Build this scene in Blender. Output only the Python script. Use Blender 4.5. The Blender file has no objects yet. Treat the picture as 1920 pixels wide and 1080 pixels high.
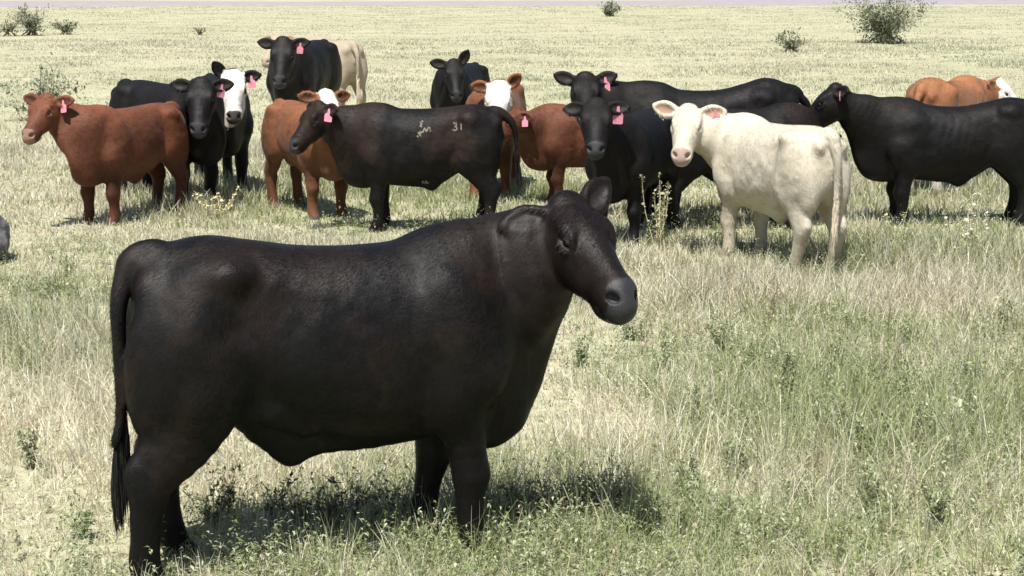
import bpy, math, random
import numpy as np
import openvdb as vdb
from mathutils import Vector
from mathutils.bvhtree import BVHTree

SC = bpy.context.scene
R = math.radians

# ---------------------------------------------------------------- camera, sky, sun, exposure
F_PX, CAM_H, PITCH = 3300.0, 2.2, 9.8
cam_data = bpy.data.cameras.new('camera')
cam = bpy.data.objects.new('camera', cam_data)
SC.collection.objects.link(cam)
cam.location = (0, 0, CAM_H)
cam.rotation_euler = (R(90 - PITCH), 0, 0)
cam_data.sensor_width = 36
cam_data.lens = F_PX/1920*36
cam_data.clip_start = .1
cam_data.clip_end = 8000
SC.camera = cam

SUN_EL, SUN_AZ = 65.0, 199.0            # azimuth of the sun, clockwise from +Y
world = bpy.data.worlds.new('World')
SC.world = world
world.use_nodes = True
sky = world.node_tree.nodes.new('ShaderNodeTexSky')
sky.sky_type = 'NISHITA'
sky.sun_disc = False
sky.sun_elevation = R(SUN_EL)
sky.sun_rotation = R(SUN_AZ)
sky.dust_density = 1.5
world.node_tree.links.new(sky.outputs[0], world.node_tree.nodes['Background'].inputs[0])
world.node_tree.nodes['Background'].inputs[1].default_value = .07
sun = bpy.data.lights.new('sun', 'SUN')
sun.energy = 5.0
sun.angle = R(.55)
sun.color = (1, .965, .90)
sun_ob = bpy.data.objects.new('sun', sun)
SC.collection.objects.link(sun_ob)
sd = Vector((math.sin(R(SUN_AZ))*math.cos(R(SUN_EL)), math.cos(R(SUN_AZ))*math.cos(R(SUN_EL)), math.sin(R(SUN_EL))))
sun_ob.rotation_euler = sd.to_track_quat('Z', 'Y').to_euler()
SC.view_settings.view_transform = 'Standard'
SC.view_settings.look = 'None'
SC.view_settings.gamma = 1
SC.view_settings.exposure = 0.68

def gp(px, py):
    """ground point seen at a pixel of the 1920 x 1080 photograph"""
    th = R(PITCH)
    x, y = (px-960)/F_PX, (540-py)/F_PX
    d = np.array([x, math.cos(th) + y*math.sin(th), -math.sin(th) + y*math.cos(th)])
    t = CAM_H/-d[2]
    return d[0]*t, d[1]*t

# ---------------------------------------------------------------- helpers
def link(o, parent=None):
    SC.collection.objects.link(o)
    if parent is not None: o.parent = parent
    return o

def tag(o, label=None, cat=None, group=None, kind=None):
    if label: o['label'] = label
    if cat: o['category'] = cat
    if group: o['group'] = group
    if kind: o['kind'] = kind
    return o

def np_mesh(name, V, faces_list, attrs=None, smooth=False):
    """faces_list: arrays of shape (n, 3) or (n, 4)"""
    me = bpy.data.meshes.new(name)
    V = np.ascontiguousarray(V, np.float32)
    loops = np.concatenate([f.ravel() for f in faces_list]).astype(np.int32)
    tot = np.concatenate([np.full(len(f), f.shape[1], np.int32) for f in faces_list])
    start = np.concatenate([[0], np.cumsum(tot)[:-1]]).astype(np.int32)
    me.vertices.add(len(V)); me.vertices.foreach_set('co', V.ravel())
    me.loops.add(len(loops)); me.loops.foreach_set('vertex_index', loops)
    me.polygons.add(len(tot)); me.polygons.foreach_set('loop_start', start)
    me.update(calc_edges=True)
    if smooth: me.polygons.foreach_set('use_smooth', np.ones(len(tot), bool))
    for k, a in (attrs or {}).items():
        at = me.attributes.new(k, 'FLOAT_COLOR', 'POINT')
        c = np.ones((len(V), 4), np.float32); c[:, :3] = a
        at.data.foreach_set('color', c.ravel())
    me.validate()
    return me

def noise2(x, y, seed=0):
    x = np.asarray(x, float); y = np.asarray(y, float)
    xi = np.floor(x).astype(np.int64); yi = np.floor(y).astype(np.int64)
    fx = x-xi; fy = y-yi
    fx = fx*fx*(3-2*fx); fy = fy*fy*(3-2*fy)
    def h(a, b):
        n = (a*374761393 + b*668265263 + seed*2147483647) & 0xffffffff
        n = ((n ^ (n >> 13))*1274126177) & 0xffffffff
        return ((n ^ (n >> 16)) & 0xffff)/65535.0
    return (h(xi, yi)*(1-fx)+h(xi+1, yi)*fx)*(1-fy) + (h(xi, yi+1)*(1-fx)+h(xi+1, yi+1)*fx)*fy

def fbm(x, y, seed=0, o=4):
    s = 0; a = .5; t = 0
    for i in range(o):
        s = s + a*noise2(x*2**i, y*2**i, seed+i*17); t += a; a *= .55
    return s/t

def terrain(x, y):
    d = np.hypot(x, y)
    near = .05*(fbm(x/2.3, y/2.3, 5, 2)-.5)
    return near*np.clip((d-5)/4, .3, 1) + .5*(fbm(x/60, y/60, 9, 2)-.5)*np.clip((d-35)/80, 0, 1)

# ---------------------------------------------------------------- materials
def new_mat(name):
    m = bpy.data.materials.new(name); m.use_nodes = True
    return m, m.node_tree, m.node_tree.nodes['Principled BSDF']

def N(nt, kind, **kw):
    n = nt.nodes.new(kind)
    for k, v in kw.items():
        if k in n.inputs.keys() if isinstance(k, str) else False: n.inputs[k].default_value = v
        else: setattr(n, k, v)
    return n

def mat_plain(name, col, rough=.6, spec=.5):
    m, nt, b = new_mat(name)
    tc = N(nt, 'ShaderNodeTexCoord'); no = N(nt, 'ShaderNodeTexNoise', Scale=35.0)
    nt.links.new(tc.outputs['Object'], no.inputs['Vector'])
    mx = N(nt, 'ShaderNodeMix', data_type='RGBA'); mx.inputs[6].default_value = (*[c*.8 for c in col], 1); mx.inputs[7].default_value = (*[min(1, c*1.15) for c in col], 1)
    nt.links.new(no.outputs[0], mx.inputs[0]); nt.links.new(mx.outputs[2], b.inputs['Base Color'])
    b.inputs['Roughness'].default_value = rough; b.inputs['Specular IOR Level'].default_value = spec
    return m

def mat_coat(name, rough=.5, spec=.5, sheen=.0, bump=.25, var=.35):
    """short hair: colour from the animal's own coat pattern, broken up by noise along the hair"""
    m, nt, b = new_mat(name)
    at = N(nt, 'ShaderNodeAttribute', attribute_name='coat')
    tc = N(nt, 'ShaderNodeTexCoord')
    mp = N(nt, 'ShaderNodeMapping'); mp.inputs['Scale'].default_value = (70, 120, 34)
    nt.links.new(tc.outputs['Object'], mp.inputs['Vector'])
    n1 = N(nt, 'ShaderNodeTexNoise', Scale=2.2, Detail=5.0, Roughness=.65)
    nt.links.new(tc.outputs['Object'], n1.inputs['Vector'])
    n2 = N(nt, 'ShaderNodeTexNoise', Scale=3.0, Detail=4.0, Roughness=.7)
    nt.links.new(mp.outputs[0], n2.inputs['Vector'])
    ad = N(nt, 'ShaderNodeMath', operation='ADD'); nt.links.new(n1.outputs[0], ad.inputs[0]); nt.links.new(n2.outputs[0], ad.inputs[1])
    mr = N(nt, 'ShaderNodeMapRange'); mr.inputs[1].default_value = .7; mr.inputs[2].default_value = 1.3; mr.inputs[3].default_value = 1-var; mr.inputs[4].default_value = 1+var
    nt.links.new(ad.outputs[0], mr.inputs[0])
    mu = N(nt, 'ShaderNodeVectorMath', operation='SCALE'); nt.links.new(at.outputs['Color'], mu.inputs[0]); nt.links.new(mr.outputs[0], mu.inputs['Scale'])
    nt.links.new(mu.outputs[0], b.inputs['Base Color'])
    rr = N(nt, 'ShaderNodeMapRange'); rr.inputs[1].default_value = .3; rr.inputs[2].default_value = .7; rr.inputs[3].default_value = rough-.12; rr.inputs[4].default_value = rough+.16
    nt.links.new(n1.outputs[0], rr.inputs[0]); nt.links.new(rr.outputs[0], b.inputs['Roughness'])
    b.inputs['Specular IOR Level'].default_value = spec
    b.inputs['Sheen Weight'].default_value = sheen; b.inputs['Sheen Roughness'].default_value = .4
    bp = N(nt, 'ShaderNodeBump', Strength=bump, Distance=.006); nt.links.new(n2.outputs[0], bp.inputs['Height'])
    n3 = N(nt, 'ShaderNodeTexNoise', Scale=11.0, Detail=3.0); nt.links.new(tc.outputs['Object'], n3.inputs['Vector'])
    bp2 = N(nt, 'ShaderNodeBump', Strength=bump*.5, Distance=.03); nt.links.new(n3.outputs[0], bp2.inputs['Height'])
    nt.links.new(bp.outputs[0], bp2.inputs['Normal']); nt.links.new(bp2.outputs[0], b.inputs['Normal'])
    return m

def mat_blade(name, attr='tint', trans=.3, rough=.55):
    m, nt, b = new_mat(name)
    at = N(nt, 'ShaderNodeAttribute', attribute_name=attr)
    nt.links.new(at.outputs['Color'], b.inputs['Base Color'])
    b.inputs['Roughness'].default_value = rough; b.inputs['Specular IOR Level'].default_value = .3
    tr = N(nt, 'ShaderNodeBsdfTranslucent'); nt.links.new(at.outputs['Color'], tr.inputs[0])
    mx = N(nt, 'ShaderNodeMixShader'); mx.inputs[0].default_value = trans
    nt.links.new(b.outputs[0], mx.inputs[1]); nt.links.new(tr.outputs[0], mx.inputs[2])
    nt.links.new(mx.outputs[0], nt.nodes['Material Output'].inputs[0])
    return m
# ---------------------------------------------------------------- animals
# Every animal is one continuous surface: a signed distance field of muscle and bone masses, blended smoothly and meshed.
def nrm(v):
    v = np.asarray(v, float)
    return v / max(1e-9, np.linalg.norm(v))

def catmull(P, n):
    P = np.asarray(P, float)
    m = len(P)
    out = []
    for i in range(m - 1):
        p0, p1, p2, p3 = P[max(i-1, 0)], P[i], P[i+1], P[min(i+2, m-1)]
        for k in range(n):
            t = k / n
            out.append(0.5*((2*p1) + (-p0+p2)*t + (2*p0-5*p1+4*p2-p3)*t*t + (-p0+3*p1-3*p2+p3)*t**3))
    out.append(P[-1])
    return np.array(out)

class Field:
    def __init__(self, lo, hi, h):
        self.h = h
        self.lo = np.array(lo, np.float32)
        self.n = [int(math.ceil((hi[i]-lo[i])/h))+1 for i in range(3)]
        self.ax = [self.lo[i] + h*np.arange(self.n[i], dtype=np.float32) for i in range(3)]
        self.d = np.full(self.n, 0.25, np.float32)
    def box(self, lo, hi):
        sl = []
        for i in range(3):
            a = max(0, int(math.floor((lo[i]-self.lo[i])/self.h)))
            b = min(self.n[i], int(math.ceil((hi[i]-self.lo[i])/self.h))+1)
            if b <= a: return None
            sl.append(slice(a, b))
        X = self.ax[0][sl[0]][:, None, None]; Y = self.ax[1][sl[1]][None, :, None]; Z = self.ax[2][sl[2]][None, None, :]
        return tuple(sl), X, Y, Z
    def add(self, sl, d, k):
        a = self.d[sl]
        if k <= 0:
            self.d[sl] = np.minimum(a, d); return
        h = np.maximum(k - np.abs(a-d), 0)/k
        self.d[sl] = np.minimum(a, d) - h*h*k*0.25
    def cut(self, sl, d, k):
        a = self.d[sl]; d = -d
        h = np.maximum(k - np.abs(a-d), 0)/k
        self.d[sl] = np.maximum(a, d) + h*h*k*0.25
    def ell(self, c, r, axes=None, k=0.03, cut=False):
        c = np.asarray(c, float); r = np.asarray(r, float)
        axes = np.eye(3) if axes is None else np.asarray(axes, float)      # rows = axes
        ext = np.sqrt(((axes*r[:, None])**2).sum(0)) + k + 2*self.h + 0.02
        b = self.box(c-ext, c+ext)
        if b is None: return
        sl, X, Y, Z = b
        X = X-c[0]; Y = Y-c[1]; Z = Z-c[2]
        k0 = 0; k1 = 0
        for i in range(3):
            q = (X*axes[i, 0] + Y*axes[i, 1] + Z*axes[i, 2]).astype(np.float32)
            k0 = k0 + (q/r[i])**2; k1 = k1 + (q/r[i]**2)**2
        k0 = np.sqrt(k0)
        d = k0*(k0-1)/np.maximum(np.sqrt(k1), 1e-4)
        (self.cut if cut else self.add)(sl, d.astype(np.float32), k)
    def tube_rows(self, pts, ra, rb, sub):
        rows = np.column_stack([np.asarray(pts, float), ra, rb])
        T = catmull(rows, sub) if sub > 1 else rows
        return T[:, :3], np.maximum(T[:, 3], .003), np.maximum(T[:, 4], .003)
    def tube_dist(self, X, Y, Z, P, ra, rb, lat, sub, join):
        best = None
        for i in range(len(P)-1):
            a = P[i]; dv = P[i+1]-a; L = np.linalg.norm(dv)
            if L < 1e-6: continue
            e = dv/L
            l = np.asarray(lat if np.ndim(lat) == 1 else lat[min(i//sub, len(lat)-1)], float)
            l = nrm(l - e*np.dot(l, e)); f = np.cross(l, e)
            x = X-a[0]; y = Y-a[1]; z = Z-a[2]
            s = (x*e[0] + y*e[1] + z*e[2]).astype(np.float32)
            t = np.clip(s/L, 0, 1)
            w = s - t*L
            u = (x*f[0] + y*f[1] + z*f[2]).astype(np.float32)
            v = (x*l[0] + y*l[1] + z*l[2]).astype(np.float32)
            A = ra[i] + (ra[i+1]-ra[i])*t; B = rb[i] + (rb[i+1]-rb[i])*t; W = np.minimum(A, B)
            k0 = np.sqrt((u/A)**2 + (v/B)**2 + (w/W)**2)
            k1 = np.sqrt((u/A**2)**2 + (v/B**2)**2 + (w/W**2)**2)
            d = k0*(k0-1)/np.maximum(k1, 1e-3)
            if best is None: best = d
            else:
                h = np.maximum(join - np.abs(best-d), 0)/join
                best = np.minimum(best, d) - h*h*join*0.25
        return best
    def tube(self, pts, ra, rb, lat, k=0.04, sub=3, cut=False, join=0.012, hollow=None):
        """pts path; rb half size along lat, ra half size across; hollow: a second tube scooped out of this one only"""
        P, ra, rb = self.tube_rows(pts, ra, rb, sub)
        rm = np.maximum(ra, rb).max() + k + 2*self.h + 0.02
        b = self.box(P.min(0)-rm, P.max(0)+rm)
        if b is None: return
        sl, X, Y, Z = b
        d = self.tube_dist(X, Y, Z, P, ra, rb, lat, sub, join)
        if hollow:
            P2, a2, b2 = self.tube_rows(*hollow, sub)
            c = -self.tube_dist(X, Y, Z, P2, a2, b2, lat, sub, join); kk = .012
            h = np.maximum(kk - np.abs(d-c), 0)/kk
            d = np.maximum(d, c) + h*h*kk*0.25
        (self.cut if cut else self.add)(sl, d.astype(np.float32), k)
    def trunk(self, st):
        """st rows: x, top, bottom, half width, height of the widest point (0..1)"""
        st = np.array(st, float)
        xs = self.ax[0]
        fine = catmull(st, 8)
        o = np.argsort(fine[:, 0]); fine = fine[o]
        f = lambda c: np.interp(xs, fine[:, 0], fine[:, c]).astype(np.float32)[:, None, None]
        top, bot, hw, mid = f(1), f(2), f(3), f(4)
        zc = bot + (top-bot)*mid
        Z = self.ax[2][None, None, :]; Y = np.abs(self.ax[1])[None, :, None]
        up = np.maximum(top-zc, .01); dn = np.maximum(zc-bot, .01)
        q = np.where(Z > zc, (Z-zc)/up, (zc-Z)/dn)
        p = 2.35
        r = ((np.abs(q)+1e-6)**p + (Y/hw)**p)**(1/p)
        d = (r-1)*np.minimum(hw, np.minimum(up, dn))
        out = np.maximum(xs[0]*0 + np.maximum(fine[0, 0]-xs, xs-fine[-1, 0]), 0).astype(np.float32)[:, None, None]
        self.d = np.minimum(self.d, np.maximum(d, 0*d) + out*1.0 if False else d + out*1.5)
    def mesh(self):
        g = vdb.FloatGrid(0.25)
        g.copyFromArray(np.ascontiguousarray(self.d))
        v, q = g.convertToQuads(0.0)
        v = v.astype(np.float32)*self.h + self.lo
        q = q.copy()
        a, b, c = v[q[:, 0]], v[q[:, 1]], v[q[:, 2]]
        if (np.cross(b, c)*a).sum() < 0: q = q[:, ::-1].copy()       # faces look outwards
        return v, q

TRUNK = [(-.86, .98, .86, .035, .5), (-.845, 1.05, .78, .08, .5), (-.80, 1.125, .69, .15, .55), (-.70, 1.18, .63, .205, .58), (-.55, 1.205, .605, .245, .60),
         (-.38, 1.20, .595, .255, .54), (-.18, 1.188, .53, .288, .47), (.03, 1.182, .485, .305, .44), (.24, 1.187, .465, .292, .44),
         (.42, 1.205, .465, .255, .46), (.58, 1.20, .455, .215, .48), (.70, 1.13, .475, .18, .48), (.79, 1.03, .53, .13, .48), (.845, .93, .62, .065, .5), (.86, .86, .70, .03, .5)]

def cow_field(p, h):
    """p: pose and build of one animal in its own metres (1.2 m at the withers). Returns vertices, quads, head frame."""
    g = p.get
    hs = g('head', 1.0)                                       # head size
    poll = np.array(g('poll', (1.02, 0, 1.32)), float)        # top of the neck
    F = nrm(g('face', (.62, 0, -.78)))                        # from poll to nose
    up0 = np.array(g('headup', (0, 0, 1)), float)
    Lh = nrm(np.cross(up0, F)); Wh = np.cross(F, Lh)          # head left, head dorsal
    if g('roll', 0):
        c, s = math.cos(g('roll')), math.sin(g('roll'))
        Lh, Wh = Lh*c + Wh*s, Wh*c - Lh*s
    H = lambda u, l, w: poll + hs*(F*u + Lh*l + Wh*w)
    hax = np.array([F, Lh, Wh])
    lo = np.array([-1.02, -.47, -.01]); hi = np.array([.95, .47, 1.32])
    for q in (H(.58, .3, 0), H(.58, -.3, 0), H(-.05, .34, .22), H(-.05, -.34, .22), H(.2, 0, -.3)):
        lo = np.minimum(lo, q-.05); hi = np.maximum(hi, q+.05)
    f = Field(lo, hi, h)
    fat = g('belly', 0.0); lean = g('slim', .94); fr_ = g('front', .05); bony = g('bony', 0.0)
    st = []
    for (x, t, b, w, m) in TRUNK:
        x = x - (fr_*min(1, max(0, (x-.5)/.3)))
        mid = math.exp(-((x+.05)/.42)**2)
        st.append((x, t + g('sag', 0)*mid + g('hip', 0)*math.exp(-((x+.6)/.25)**2) + g('withers', 0)*math.exp(-((x-.48)/.2)**2), b - fat*mid - g('brisket', 0)*math.exp(-((x-.66)/.16)**2), w*lean*(1+.35*fat/.1*.1*mid), m))
    f.trunk(st)
    yv = (0, 1, 0)
    # hips, loin, ribs, spine
    for s in (1, -1):
        f.ell((-.50, s*(.195+.02*bony), 1.10+.015*bony), (.09-.02*bony, .07-.015*bony, .06-.01*bony), k=.07-.03*bony)                       # hook bone
        f.ell((-.785-.01*bony, s*.105, 1.055), (.06, .05-.01*bony, .06), k=.06-.02*bony)                       # pin bone
        f.ell((-.33, s*.335, 1.00), (.13, .07, .12), k=.09, cut=True)               # hollow of the flank
        f.tube([(-.30, s*.33, .95), (-.27, s*.345, .80), (-.25, s*.32, .66)], [.05, .05, .03], [.035, .03, .02], yv, k=.08, cut=True)   # crease before the thigh
        f.tube([(.26, s*.34, .98), (.25, s*.345, .80), (.30, s*.30, .62)], [.05, .045, .05], [.03, .03, .04], yv, k=.07, cut=True)     # behind the shoulder
        f.ell((.43, s*.195, .84), (.145, .085, .25), [nrm((1, 0, .30)), yv, nrm((-.30, 0, 1))], k=.08)   # shoulder
        f.ell((.50, s*.205, .72), (.125, .080, .115), k=.05)                        # point of shoulder
        f.ell((.40, s*.195, .64), (.10, .075, .13), k=.05)                          # arm muscle
    f.ell((-.80, 0, 1.13), (.10, .05, .05), k=.08)                                  # tail head
    # legs: (x offset of the foot, y offset)
    feet = g('feet', {})
    for s, nm in ((1, 'fl'), (-1, 'fr')):
        dx, dy = feet.get(nm, (0, 0)); y0 = s*.165; w = s
        bend = g('knee_'+nm, 0.0)
        f.tube([(.46, y0+s*.02, .80), (.43, y0+s*.005, .64), (.445+dx*.3, y0+dy*.3, .50), (.465+dx*.55+bend, y0+dy*.55, .335), (.455+dx*.78, y0+dy*.8, .20), (.46+dx*.95, y0+dy*.95, .105), (.485+dx, y0+dy, .055), (.50+dx, y0+dy, .0)],
               np.array([.150, .125, .090, .076, .054, .060, .055, .066])*g('bone', .92), np.array([.09, .085, .078, .068, .052, .056, .052, .060])*g('bone', .92), yv, k=.06)
        f.ell((.475+dx*.55+bend, y0+dy*.55, .335), (.072, .062, .068), k=.025)       # knee
        f.ell((.505+dx, y0+dy, .02), (.075, .052, .045), k=.02)                     # hoof
    for s, nm in ((1, 'hl'), (-1, 'hr')):
        dx, dy = feet.get(nm, (0, 0)); y0 = s*.155; hx = g('hind', 0.0); dx = dx + hx
        # thigh masses
        th_ = g('thigh', 1.0)
        f.ell((hx*.8-.56-.05*(1-th_), s*.165, .86), (.205*th_, .115, .27), [nrm((1, 0, -.15)), yv, nrm((.15, 0, 1))], k=.07)
        f.ell((hx*.8-.70, s*.135, .76), (.135, .10, .27), k=.07)
        f.ell((hx*.8-.45-.35*(1-th_), s*.19, .70), (.115*th_, .08, .14), [nrm((1, 0, -.4)), yv, nrm((.4, 0, 1))], k=.05)   # stifle
        f.tube([(-.36+hx*.8-.3*(1-th_), s*.17, .70), (-.29+hx*.6-.2*(1-th_), s*.15, .63), (-.20, s*.12, .545)], [.05, .045, .03], [.03, .03, .03], yv, k=.06)   # flank fold
        f.tube([(-.53, y0+s*.02, .82), (-.54+dx*.1, y0+s*.01+dy*.1, .66), (-.615+dx*.3, y0+dy*.3, .525), (-.70+dx*.5, y0+dy*.5, .415), (-.705+dx*.65, y0+dy*.65, .31), (-.685+dx*.82, y0+dy*.82, .19), (-.665+dx*.95, y0+dy*.95, .105), (-.64+dx, y0+dy, .055), (-.62+dx, y0+dy, .0)],
               np.array([.19*g('thigh', 1), .155*g('thigh', 1), .108, .088, .070, .058, .062, .056, .068])*g('bone', .92), np.array([.09, .09, .078, .066, .056, .053, .056, .053, .060])*g('bone', .92), yv, k=.06)
        f.tube([(-.735+dx*.42, y0+dy*.42, .50), (-.780+dx*.5, y0+dy*.5, .43), (-.735+dx*.6, y0+dy*.6, .35)], [.026, .040, .026], [.032, .038, .028], yv, k=.05)   # point of hock
        f.ell((-.615+dx, y0+dy, .02), (.078, .052, .045), k=.02)
    # sheath / navel, scrotal or udder fold between the thighs
    sx_ = g('sheath_x', 0.0)
    if g('sheath', 1):
        f.tube([(-.38+sx_*.6, 0, .64-fat*.3), (-.22+sx_, 0, .56-fat), (-.11+sx_, 0, .475-fat), (-.095+sx_, 0, .43-fat)], [.05, .075, .050, .018], [.05, .070, .042, .014], yv, k=.08)
    if g('sheath', 1):
        f.tube([(.30, 0, .525), (.10, 0, .50-fat*.5), (-.06+sx_*.6, 0, .485-fat*.8), (-.11+sx_, 0, .465-fat)], [.04, .055, .055, .045], [.05, .07, .06, .045], yv, k=.09)
    f.ell((-.52, 0, .66), (.10, .08, .085), k=.06)
    # neck
    base = np.array([.42, 0, .885]); hd = poll - base
    c1 = base + np.array([.26, hd[1]*.10, .03 + .10*hd[2]])
    Db = nrm(base-poll)
    c2 = poll + Db*.17*hs - np.array([0, 0, .055]); c3 = H(.035, 0, -.05)
    nl = g('neck', .93)
    pts = [base, c1, (c1+c2)/2*.5 + (base*.4+poll*.6)*.5, c2, c3]
    pts[1][2] += g('crest', 0)*.6; pts[2][2] += g('crest', 0); pts[3][2] += g('crest', 0)*.5
    lats = []
    for i in range(4):
        d = pts[i+1]-pts[i]
        a = np.cross((0, 0, 1), d)
        if np.linalg.norm(a) < 1e-3: a = np.array([0, 1, 0])
        t = i/3
        lats.append(nrm(nrm(a)*(1-t*.7) + Lh*t*.7))
    f.tube(pts, np.array([.33, .265, .185, .130, .10])*nl, np.array([.19, .150, .108, .088, .080])*nl, lats, k=.09, sub=5, join=.07)
    # dewlap and brisket
    thr = H(.10, 0, -.17)
    dw = g('dewlap', 1.0)
    f.tube([(.80-fr_, 0, .60), (.875-fr_, 0, .74), (np.array([.89-fr_, hd[1]*.25, .90])*.65+thr*.35), thr*.8+np.array([.80-fr_, hd[1]*.3, .95])*.2], [.10, .075*dw, .055*dw, .04], [.075, .034, .024, .024], yv, k=.10, sub=5, join=.07)
    f.ell((.70-fr_, 0, .53-g('brisket', 0)*.6), (.165, .105, .095), k=.08)
    # head
    U = [0.00, .07, .15, .23, .31, .375, .43, .465]
    V = [-.015, -.022, -.030, -.028, -.026, -.024, -.024, -.026]
    HH = [.095, .122, .132, .118, .096, .086, .082, .062]
    WW = [.098, .126, .124, .102, .083, .078, .082, .062]
    f.tube([H(u, 0, v) for u, v in zip(U, V)], np.array(HH)*hs, np.array(WW)*hs, Lh, k=.035, sub=3)
    f.ell(H(.08, 0, .060), np.array([.105, .110, .040])*hs, hax, k=.04*hs)                      # broad flat forehead
    f.ell(H(-.020, 0, .070), np.array([.05, .075, .045])*hs, hax, k=.035*hs)                   # poll
    f.ell(H(.26, 0, .040), np.array([.15, .045, .026])*hs, hax, k=.04*hs)                      # nose bridge
    f.ell(H(.428, 0, .000), np.array([.045, .077, .058])*hs, hax, k=.03*hs)                    # muzzle pad
    f.ell(H(.405, 0, -.085), np.array([.055, .062, .030])*hs, hax, k=.025*hs)                  # chin
    for s in (1, -1):
        f.ell(H(.085, s*.072, -.085), np.array([.085, .042, .085])*hs, hax, k=.035*hs)         # jaw
        f.ell(H(.245, s*.062, -.05), np.array([.10, .030, .045])*hs, hax, k=.03*hs)            # cheek
        f.ell(H(.138, s*.088, .076), np.array([.050, .034, .022])*hs, hax, k=.025*hs)          # brow
        f.ell(H(.174, s*.122, .066), np.array([.036, .026, .026])*hs, hax, k=.018*hs, cut=True) # socket
        f.tube([H(.132, s*.112, .050), H(.152, s*.106, .074), H(.192, s*.096, .070), H(.218, s*.096, .042)], np.array([.009, .012, .011, .007])*hs, np.array([.009, .012, .011, .007])*hs, Lh, k=.010*hs)
        f.tube([H(.134, s*.120, .030), H(.174, s*.119, .018), H(.214, s*.106, .026)], np.array([.008, .010, .007])*hs, np.array([.008, .010, .007])*hs, Lh, k=.010*hs)
        f.ell(H(.468, s*.050, .014), np.array([.030, .015, .020])*hs, [nrm(F*.75-Lh*s*.6), nrm(Lh*s*.75+F*.6), Wh], k=.012*hs, cut=True)   # nostril
        f.tube([H(.455, s*.03, -.062), H(.42, s*.084, -.060), H(.35, s*.090, -.056)], np.array([.006, .007, .004])*hs, np.array([.02, .014, .012])*hs, Lh, k=.012*hs, cut=True)  # mouth
        # ear
        nm = 'el' if s > 0 else 'er'
        e = g(nm, (-.22, .95, -.10)); ed = nrm(F*e[0] + Lh*s*e[1] + Wh*e[2])
        op = g(nm+'_open', (.55, .1, .83)); on = nrm(F*op[0] + Lh*s*op[1] + Wh*op[2]); on = nrm(on - ed*np.dot(on, ed))
        bl = np.cross(on, ed)                                            # blade direction
        r0 = H(.005, s*.082, .030)
        es = hs*g('ear', 1.0)
        P = [r0, r0+ed*.045*es, r0+ed*.10*es-on*.004, r0+ed*.155*es-on*.004, r0+ed*.205*es+on*.004]
        f.tube(P, np.array([.032, .030, .024, .020, .010])*es, np.array([.034, .050, .064, .052, .016])*es, bl, k=.02*hs,
               hollow=([r0+ed*.045*es+on*.036*es, r0+ed*.10*es+on*.027*es, r0+ed*.165*es+on*.025*es], np.array([.024, .026, .018])*es, np.array([.022, .040, .024])*es))
    # tail
    tl = g('tail', ((-.86, 0, 1.10), (-.945, 0, 1.02), (-.965, 0, .85), (-.96, 0, .65), (-.95, 0, .48)))
    tl = [(-.74, 0, 1.155), (-.82, 0, 1.145)] + list(tl)
    n = len(tl)
    rr = np.interp(np.linspace(0, 1, n), [0, .2, .5, 1], np.array([.045, .038, .022, .005])*g('tail_r', 1))
    f.tube(tl, rr, rr, yv if not g('tail_side') else (1, 0, 0), k=.02, sub=6, join=.03)
    for m in g('extra', ()): f.ell(*m)
    v, q = f.mesh()
    # loose skin: shallow folds across the neck, ribs showing faintly, uneven muscle under the hide
    e = hd/np.linalg.norm(hd); rel = v-base; s_ = rel@e; rad = rel-s_[:, None]*e; rl = np.linalg.norm(rad, axis=1); rdir = rad/np.maximum(rl, 1e-6)[:, None]
    t = s_/np.linalg.norm(hd)
    uh = (v-poll)@F/hs
    m = np.clip((t-.42)/.25, 0, 1)*np.clip((1.0-t)/.15, 0, 1)*(rl < .33)*(v[:, 0] > .4)*np.clip((.02-uh)/.06, 0, 1)*np.clip((poll[2]+.02-v[:, 2])/.12, 0, 1)
    ph = s_/.062 + 1.6*noise2(v[:, 2]*5, v[:, 1]*5, 6)
    v = v + rdir*(g('folds', .0045)*m*(np.abs(np.sin(ph*math.pi))**.6-.6))[:, None]
    sg = np.sign(v[:, 1]); yy = np.abs(v[:, 1])
    m = np.exp(-((v[:, 0]-.02)/.24)**4)*np.clip((yy-.12)/.1, 0, 1)*np.clip((v[:, 2]-.5)/.1, 0, 1)*np.clip((1.1-v[:, 2])/.1, 0, 1)
    v[:, 1] += sg*m*g('ribs', .0005)*np.sin((v[:, 0]+.22*(v[:, 2]-.8))/.062*2*math.pi*.8)
    m = (v[:, 0] < .62)*np.clip((v[:, 2]-.42)/.15, 0, 1)*np.clip(yy/.12, 0, 1)
    sd_ = g('seed', 1)
    v[:, 1] += sg*m*(.022*(fbm(v[:, 0]*4.5+sd_, v[:, 2]*4.5+sg*7, sd_, 2)-.5) + .008*(fbm(v[:, 0]*13, v[:, 2]*13+sg*5, sd_+3, 2)-.5))
    return v, q, dict(F=F, L=Lh, W=Wh, poll=poll, hs=hs, tail=tl, H=H)
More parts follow.
